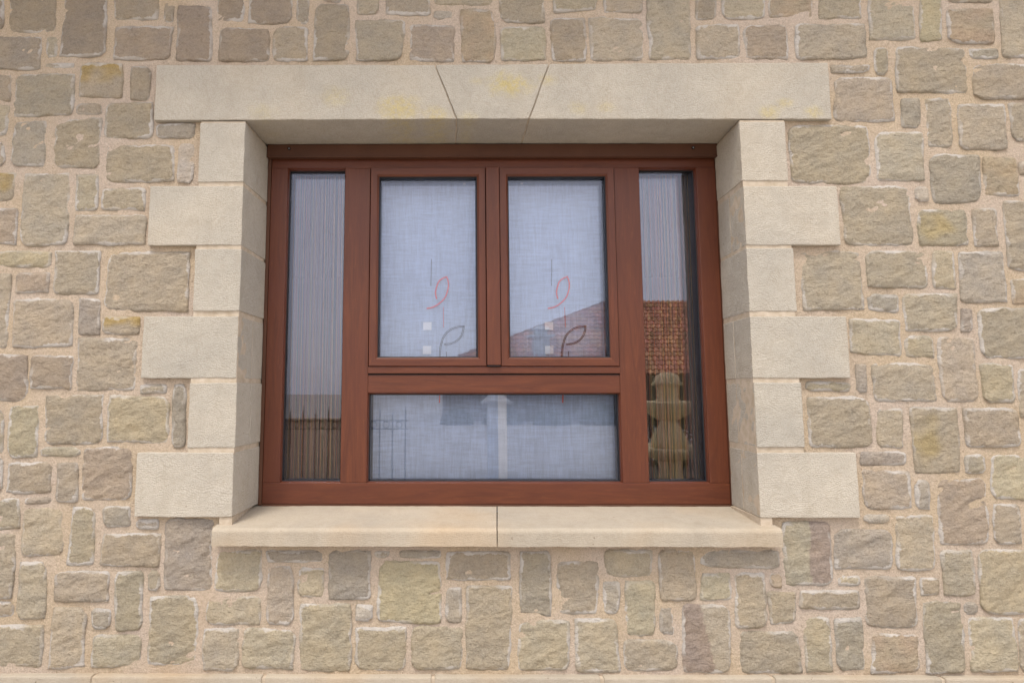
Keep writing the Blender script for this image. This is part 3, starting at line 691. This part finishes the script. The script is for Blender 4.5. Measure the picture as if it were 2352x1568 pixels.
# ================================================================ CURTAINS
YC = .335
def sheet(name, x0, x1, z0, z1, y, mat, parent, wav=.004, n=40, sag=0.0):
    V = []; F = []
    for j in range(25):
        for i in range(n+1):
            x = x0+(x1-x0)*i/n; t = j/24; z = z0+(z1-z0)*t
            if t > .9: z -= sag*math.sin(math.pi*((i*3/n) % 1))*(t-.9)*10
            V.append((x, y+wav*math.sin(x*38+z*2)*(.5+.5*math.cos(x*9)), z))
    for j in range(24):
        for i in range(n): a = j*(n+1)+i; F.append((a, a+1, a+n+2, a+n+1))
    me = bpy.data.meshes.new(name); me.from_pydata(V, [], F); me.polygons.foreach_set('use_smooth', [True]*len(F))
    return link(name, me, mat, parent)
def thread(name, pts, r, mat, parent, dx=0, closed=False):
    cu = bpy.data.curves.new(name, 'CURVE'); cu.dimensions = '3D'; cu.bevel_depth = r; cu.bevel_resolution = 1; cu.resolution_u = 6
    for pl in pts:
        sp = cu.splines.new('BEZIER' if len(pl) > 2 else 'POLY')
        P_ = sp.bezier_points if len(pl) > 2 else sp.points
        P_.add(len(pl)-1)
        for k, (x, z) in enumerate(pl):
            if len(pl) > 2:
                P_[k].co = (x+dx, YC-.007, z); P_[k].handle_left_type = P_[k].handle_right_type = 'AUTO'
            else: P_[k].co = (x+dx, YC-.007, z, 1)
    o = bpy.data.objects.new(name, cu); dg = bpy.context.evaluated_depsgraph_get(); sc.collection.objects.link(o)
    dg.update(); me = bpy.data.meshes.new_from_object(o.evaluated_get(bpy.context.evaluated_depsgraph_get()))
    bpy.data.objects.remove(o); me.name = name; me.materials.clear(); return link(name, me, mat, parent)
mmv = lambda L: [(a/1000, b/1000) for a, b in L]
redL = mmv([(615, 783), (611, 806), (615, 829), (624, 850), (639, 862), (654, 868)]); redR = mmv([(654, 868), (660, 850), (661, 829), (656, 806), (647, 786), (627, 766), (604, 752), (580, 747)])
dk1 = mmv([(632, 470), (627, 510), (626, 543), (626, 569), (627, 594), (632, 622), (644, 651), (664, 671), (690, 682), (718, 685)]); dk2 = mmv([(718, 685), (715, 665), (707, 645), (691, 628), (670, 618), (644, 614)])
def inset(L, d):  # the second thread of a double line, offset towards the leaf
    out = []
    for i, (x, z) in enumerate(L):
        a = L[max(0, i-1)]; b = L[min(len(L)-1, i+1)]; tx, tz = b[0]-a[0], b[1]-a[1]; l = math.hypot(tx, tz) or 1
        out.append((x+tz/l*d, z-tx/l*d))
    return out
def voile_curtain(x0, x1, hx0, hx1, hook, dx, label):
    c = thing('voile_curtain', label, 'curtain', (0, 0, 0), 'white voile curtains embroidered with leaves')
    sheet('cloth', x0, x1, .02, 1.234, YC, VOILE, c, .003, 60, .004)
    sheet('hem', hx0, hx1, .02, 1.230, YC-.005, HEM if dx == 0 else VOILE, c, .001, 4)
    sheet('top_hem', x0, x1, 1.215, 1.233, YC+.007, HEM, c, .002, 60)
    thread('red_leaf', [redL, redR, inset(redL, .0030), inset(redR, .0030)], .0016, RED, c, dx)
    thread('dark_leaf', [dk1, dk2, inset(dk1, .0042), inset(dk2, .0042)], .0012, DARKT, c, dx)
    thread('red_line', [mmv([(641, 754), (642, 679)])], .0010, RED, c, dx); thread('red_line', [mmv([(629, 455), (627, 405)])], .0024, RED, c, dx)
    thread('dark_line', [mmv([(597, 932), (595, 832)])], .0011, DARKT, c, dx); thread('dark_line', [mmv([(652, 591), (652, 540)])], .0011, DARKT, c, dx)
    for (a, b, cc, d) in ((567, 598, 669, 698), (566, 597, 581, 611)):
        bm = bmesh.new(); box(bm, a/1000+dx, b/1000+dx, YC-.0075, YC-.0062, cc/1000, d/1000); frombm('white_patch', bm, WHITE, c)
    bm = bmesh.new(); box(bm, hook-.003, hook+.003, YC-.006, YC-.002, 1.218, 1.262); box(bm, hook-.005, hook+.005, YC-.0105, YC-.0065, 1.216, 1.232); frombm('hook', bm, WHITE, c)
    return c
voile_curtain(.387, .870, .838, .870, .720, 0, 'left of the two white leaf embroidered voile curtains, hanging over the overlap strip')
voile_curtain(.800, 1.282, .800, .838, .935, .445, 'right of the two white leaf embroidered voile curtains, tucked behind the other')
def string_curtain(x0, x1, seed, label):
    rr = random.Random(seed); bm = bmesh.new(); x = x0
    while x < x1:
        wv = rr.uniform(.0016, .0026); y = YC+rr.uniform(-.006, .02); k = rr.choices(range(6), (4, 3, 3, 3, 3, 3))[0]; dxx = rr.uniform(-.003, .003)
        hexa(bm, [(x+dxx, y, .05), (x+wv+dxx, y, .05), (x+wv, y, 1.262), (x, y, 1.262), (x+dxx, y+.001, .05), (x+wv+dxx, y+.001, .05), (x+wv, y+.001, 1.262), (x, y+.001, 1.262)], k)
        x += rr.choice((.0023, .0025, .0027, .0030))
    t = thing('string_curtain', label, 'curtain', (0, 0, 0), 'string curtains in the narrow side lights')
    frombm('strings', bm, STR, t)
    bm = bmesh.new(); box(bm, x0-.01, x1+.01, YC-.012, YC+.026, 1.2625, 1.272); frombm('header_tape', bm, STR[4], t)
string_curtain(.075, .305, 5, 'brown and gold string curtain in the narrow left side light beside the iron fence reflection')
string_curtain(1.325, 1.565, 9, 'brown and gold string curtain in the narrow right side light beside the fountain reflection')

# ================================================================ WHAT THE GLASS REFLECTS (the garden in front of the window)
GZ = -1.15
bm = bmesh.new(); quad(bm, (-300, -300, GZ), (300, -300, GZ), (300, 300, GZ), (-300, 300, GZ)); g = frombm('ground', bm, PAVE); g['kind'] = 'structure'
def lathe(name, prof, loc, mat, parent, seg=40, lobes=0, amp=0.0):
    bm = bmesh.new(); R_ = []
    for r, z in prof:
        R_.append([bm.verts.new((loc[0]+r*(1+(amp*abs(math.sin(lobes*a/2)) if lobes and r > .05 else 0))*math.cos(a), loc[1]+r*(1+(amp*abs(math.sin(lobes*a/2)) if lobes and r > .05 else 0))*math.sin(a), loc[2]+z)) for a in [2*math.pi*i/seg for i in range(seg)]])
    for a, b in zip(R_[:-1], R_[1:]):
        for i in range(seg): bm.faces.new((a[i], a[(i+1) % seg], b[(i+1) % seg], b[i]))
    bm.faces.new(R_[0]); bm.faces.new(R_[-1][::-1]); return frombm(name, bm, mat, parent, True)
ft = thing('stone_fountain', 'tiered stone garden fountain with two scalloped bowls and a domed finial', 'fountain', (4.36, -8, GZ)); L0 = (0, 0, 0)
lathe('base', [(.34, 0), (.34, .08), (.22, .14), (.16, .3), (.2, .45), (.12, .5)], L0, FOUNT, ft)
lathe('lower_bowl', [(.12, .45), (.3, .5), (.55, .6), (.62, .66), (.60, .70), (.5, .66), (.1, .6)], L0, FOUNT, ft, 72, 12, .06)
lathe('stem', [(.16, .58), (.26, .68), (.27, .8), (.2, .95), (.13, 1.08), (.11, 1.18), (.16, 1.24)], L0, FOUNT, ft, 48, 8, .08)
lathe('upper_bowl', [(.1, 1.1), (.25, 1.18), (.46, 1.32), (.54, 1.40), (.52, 1.43), (.4, 1.4), (.1, 1.38)], L0, FOUNT, ft, 72, 14, .05)
lathe('finial', [(.24, 1.38), (.19, 1.44), (.15, 1.50), (.17, 1.54), (.155, 1.6), (.17, 1.68), (.25, 1.71), (.20, 1.76), (.19, 1.80), (.16, 1.86), (.09, 1.90), (.02, 1.91)], L0, FOUNT, ft, 48, 10, .07)
bm = bmesh.new(); hexa(bm, [(3.7, -7.2, GZ-.05), (16, -7.2, GZ-.05), (16, -7.2, GZ+.03), (3.7, -7.2, GZ+.03), (5.3, -12, GZ-.05), (16, -12, GZ-.05), (16, -12, GZ+.03), (5.3, -12, GZ+.03)]); g = frombm('planting_bed', bm, simple('bare_soil', (.10, .075, .05, 1), .95, 0, (20, .03), 6)); g['kind'] = 'structure'
gw = thing('garden_wall', 'low brown rendered garden wall behind the iron fence', 'wall', (0, 0, GZ))
bm = bmesh.new(); box(bm, -9, -.62, -6.9, -6.7, 0, 1.16); bevel(bm, .01); frombm('wall_body', bm, simple('brown_render', (.56, .42, .31, 1), .9, 0, (20, .01), 4), gw)
bm = bmesh.new(); box(bm, -9.02, -.60, -6.95, -6.65, 1.162, 1.21); bevel(bm, .01); frombm('coping', bm, simple('coping_stone', (.5, .4, .3, 1), .9, 0, (20, .01), 4), gw)
hd = thing('clipped_hedge', 'dark clipped hedge behind the stone fountain', 'hedge', (0, 0, GZ))
hv = []; hf = []; hr = random.Random(8)
for _ in range(16000):
    c = Vector((hr.uniform(4.95, 15), hr.uniform(-11.6, -10.6), hr.uniform(.02, 1.28))); a = hr.uniform(.03, .06)
    u_ = Vector((hr.gauss(0, 1), hr.gauss(0, 1), hr.gauss(0, 1))).normalized()*a; w_ = u_.cross(Vector((hr.gauss(0, 1), hr.gauss(0, 1), hr.gauss(0, 1)))).normalized()*a*.6
    k = len(hv); hv += [c-u_, c+w_, c+u_, c-w_]; hf.append((k, k+1, k+2, k+3))
me = bpy.data.meshes.new('foliage'); me.from_pydata([tuple(v) for v in hv], [], hf); link('foliage', me, simple('hedge_leaf', (.045, .036, .02, 1), .8, 0, None, 9), hd)
fe = thing('iron_fence', 'black wrought iron fence with spear points and scroll rings reflected in the left panes', 'fence', (0, -4.9, GZ))
def bar(bm, x, y, z0, z1, r, tip): 
    box(bm, x-r, x+r, y-r, y+r, z0, z1)
    v = [bm.verts.new(p) for p in ((x-r*1.6, y-r*1.6, z1), (x+r*1.6, y-r*1.6, z1), (x+r*1.6, y+r*1.6, z1), (x-r*1.6, y+r*1.6, z1), (x, y, z1+tip), (x, y, z1-.05))]
    for k in range(4): bm.faces.new((v[k], v[(k+1) % 4], v[4])); bm.faces.new((v[(k+1) % 4], v[k], v[5]))
n = 30
for k in range(n):
    bm = bmesh.new(); x = .18-.15*k; bar(bm, x, 0, 0, 1.31 if k % 2 == 0 else 1.27, .006, .13); frombm('bar', bm, IRON, fe)
    bm = bmesh.new(); ring_c = (x-.075, 0, 1.207); N = 20
    pr = [[bm.verts.new((ring_c[0]+(.036+dr)*math.cos(2*math.pi*i/N), dy, ring_c[2]+(.036+dr)*math.sin(2*math.pi*i/N))) for dr, dy in ((-.005, -.004), (.005, -.004), (.005, .004), (-.005, .004))] for i in range(N)]
    for i in range(N):
        for j in range(4): bm.faces.new((pr[i][j], pr[i][(j+1) % 4], pr[(i+1) % N][(j+1) % 4], pr[(i+1) % N][j]))
    frombm('scroll_ring', bm, IRON, fe)
for z in (1.255, 1.158, .12):
    bm = bmesh.new(); box(bm, .2-.15*n, .22, -.011, .011, z-.006, z+.006); frombm('rail', bm, IRON, fe)
pr_ = thing('gate_pier', 'pale rendered gate pier with pyramid cap', 'pier', (1.62, -9.5, GZ))
bm = bmesh.new(); box(bm, -.17, .17, -.17, .17, 0, 1.36); frombm('shaft', bm, PALE, pr_)
bm = bmesh.new(); box(bm, -.28, .28, -.28, .28, 1.362, 1.41)
v = [bm.verts.new(p) for p in ((-.25, -.25, 1.412), (.25, -.25, 1.412), (.25, .25, 1.412), (-.25, .25, 1.412), (0, 0, 1.64))]
for k in range(4): bm.faces.new((v[k], v[(k+1) % 4], v[4]))
frombm('cap', bm, PALE, pr_)
for bi, (bx_, by_, br_, bh_) in enumerate(((1.2, -27.6, .8, .75), (3.4, -27.9, 1.0, .95), (5.7, -27.4, .9, .8), (8.2, -27.8, 1.1, 1.0), (10.6, -27.5, .9, .85), (13.2, -27.9, 1.2, 1.05))):
    sb = thing('shrub', ('small', 'broad', 'low', 'tall round', 'squat', 'widest')[bi]+' grey green shrub at the foot of the tiled house wall', 'shrub', (bx_, by_, GZ), 'shrubs in front of the tiled house')
    hv = []; hf = []
    for _ in range(1500):
        d_ = Vector((hr.gauss(0, 1), hr.gauss(0, 1), abs(hr.gauss(0, 1)))).normalized()*(hr.uniform(.5, 1)**.5)
        c = Vector((d_.x*br_, d_.y*br_*.7, d_.z*bh_)); a = hr.uniform(.05, .1)
        u_ = Vector((hr.gauss(0, 1), hr.gauss(0, 1), hr.gauss(0, 1))).normalized()*a; w_ = u_.cross(Vector((hr.gauss(0, 1), hr.gauss(0, 1), hr.gauss(0, 1)))).normalized()*a*.6
        k = len(hv); hv += [c-u_, c+w_, c+u_, c-w_]; hf.append((k, k+1, k+2, k+3))
    me = bpy.data.meshes.new('foliage'); me.from_pydata([tuple(v) for v in hv], [], hf)
    link('foliage', me, bpy.data.materials.get('shrub_leaf') or simple('shrub_leaf', (.13, .13, .09, 1), .8, 0, None, 9), sb)
nh = thing('tiled_house', 'neighbouring house with a broad terracotta tiled hip roof and a chimney', 'house', (0, 0, 0))
bm = bmesh.new(); box(bm, .5, 24, -40, -31.5, GZ, 1.3); frombm('wall', bm, PLASTER, nh)
def tiled(e0, e1, r0, r1, name, pitch=.30, rows=19):
    rt = random.Random(4); cl = {}; TT = []
    """tiled slope: eave e0-e1, ridge r0-r1; barrel tiles in stepped courses"""
    V = []; F = []; e0, e1, r0, r1 = map(Vector, (e0, e1, r0, r1)); nc = int((e1-e0).length/pitch)*6
    up = ((e1-e0).cross(r0-e0)).normalized(); up = up if up.z > 0 else -up
    for j in range(rows):
        for jj in (0, 1):
            t = (j+jj)/rows
            A = e0.lerp(r0, t); B = e1.lerp(r1, t)
            for i in range(nc+1):
                s = i/nc; X = e0.x+(e1.x-e0.x)*s
                fx = max(0, min(1, (X-A.x)/max(1e-6, B.x-A.x)))
                p = A.lerp(B, fx); h = .10*abs(math.sin(math.pi*(X-e0.x)/pitch))+(.075 if jj == 0 else 0)+.008*noise.noise(Vector((X*3, j*1.3, 0)))
                V.append(tuple(p+up*h)); kk = (int((X-e0.x)/pitch), j)
                if kk not in cl: f_ = rt.uniform(.62, 1.2); cl[kk] = (.66*f_, (.31+rt.uniform(-.05, .05))*f_, .17*f_, 1)
                TT.append(cl[kk])
    for k in range(rows*2-1):
        for i in range(nc): a = k*(nc+1)+i; F.append((a, a+1, a+nc+2, a+nc+1))
    me = bpy.data.meshes.new(name); me.from_pydata(V, [], F)
    ca = me.color_attributes.new('tint', 'FLOAT_COLOR', 'POINT'); ca.data.foreach_set('color', [c for t in TT for c in t]); return link(name, me, TILE, nh)
rf = tiled((-1.2, -29.5, 1.25), (25, -29.5, 1.25), (10.8, -36, 6.0), (25, -36, 6.0), 'roof')
tiled((-1.2, -42.5, 1.25), (25, -42.5, 1.25), (10.8, -36, 6.0), (25, -36, 6.0), 'roof')
bm = bmesh.new(); box(bm, 5.4, 6.25, -31.6, -30.8, 1.2, 3.35); box(bm, 5.15, 6.5, -31.85, -30.55, 3.352, 3.45); box(bm, 5.5, 6.15, -31.5, -30.9, 3.452, 3.75)
v = [bm.verts.new(p) for p in ((5.3, -31.7, 3.752), (6.35, -31.7, 3.752), (6.35, -30.7, 3.752), (5.3, -30.7, 3.752), (5.82, -31.2, 4.05))]
for k in range(4): bm.faces.new((v[k], v[(k+1) % 4], v[4]))
frombm('chimney', bm, PALE, nh)
bm = bmesh.new(); box(bm, -1.1, 24, -29.5, -29.3, 1.05, 1.22); frombm('fascia', bm, EAVE, nh)
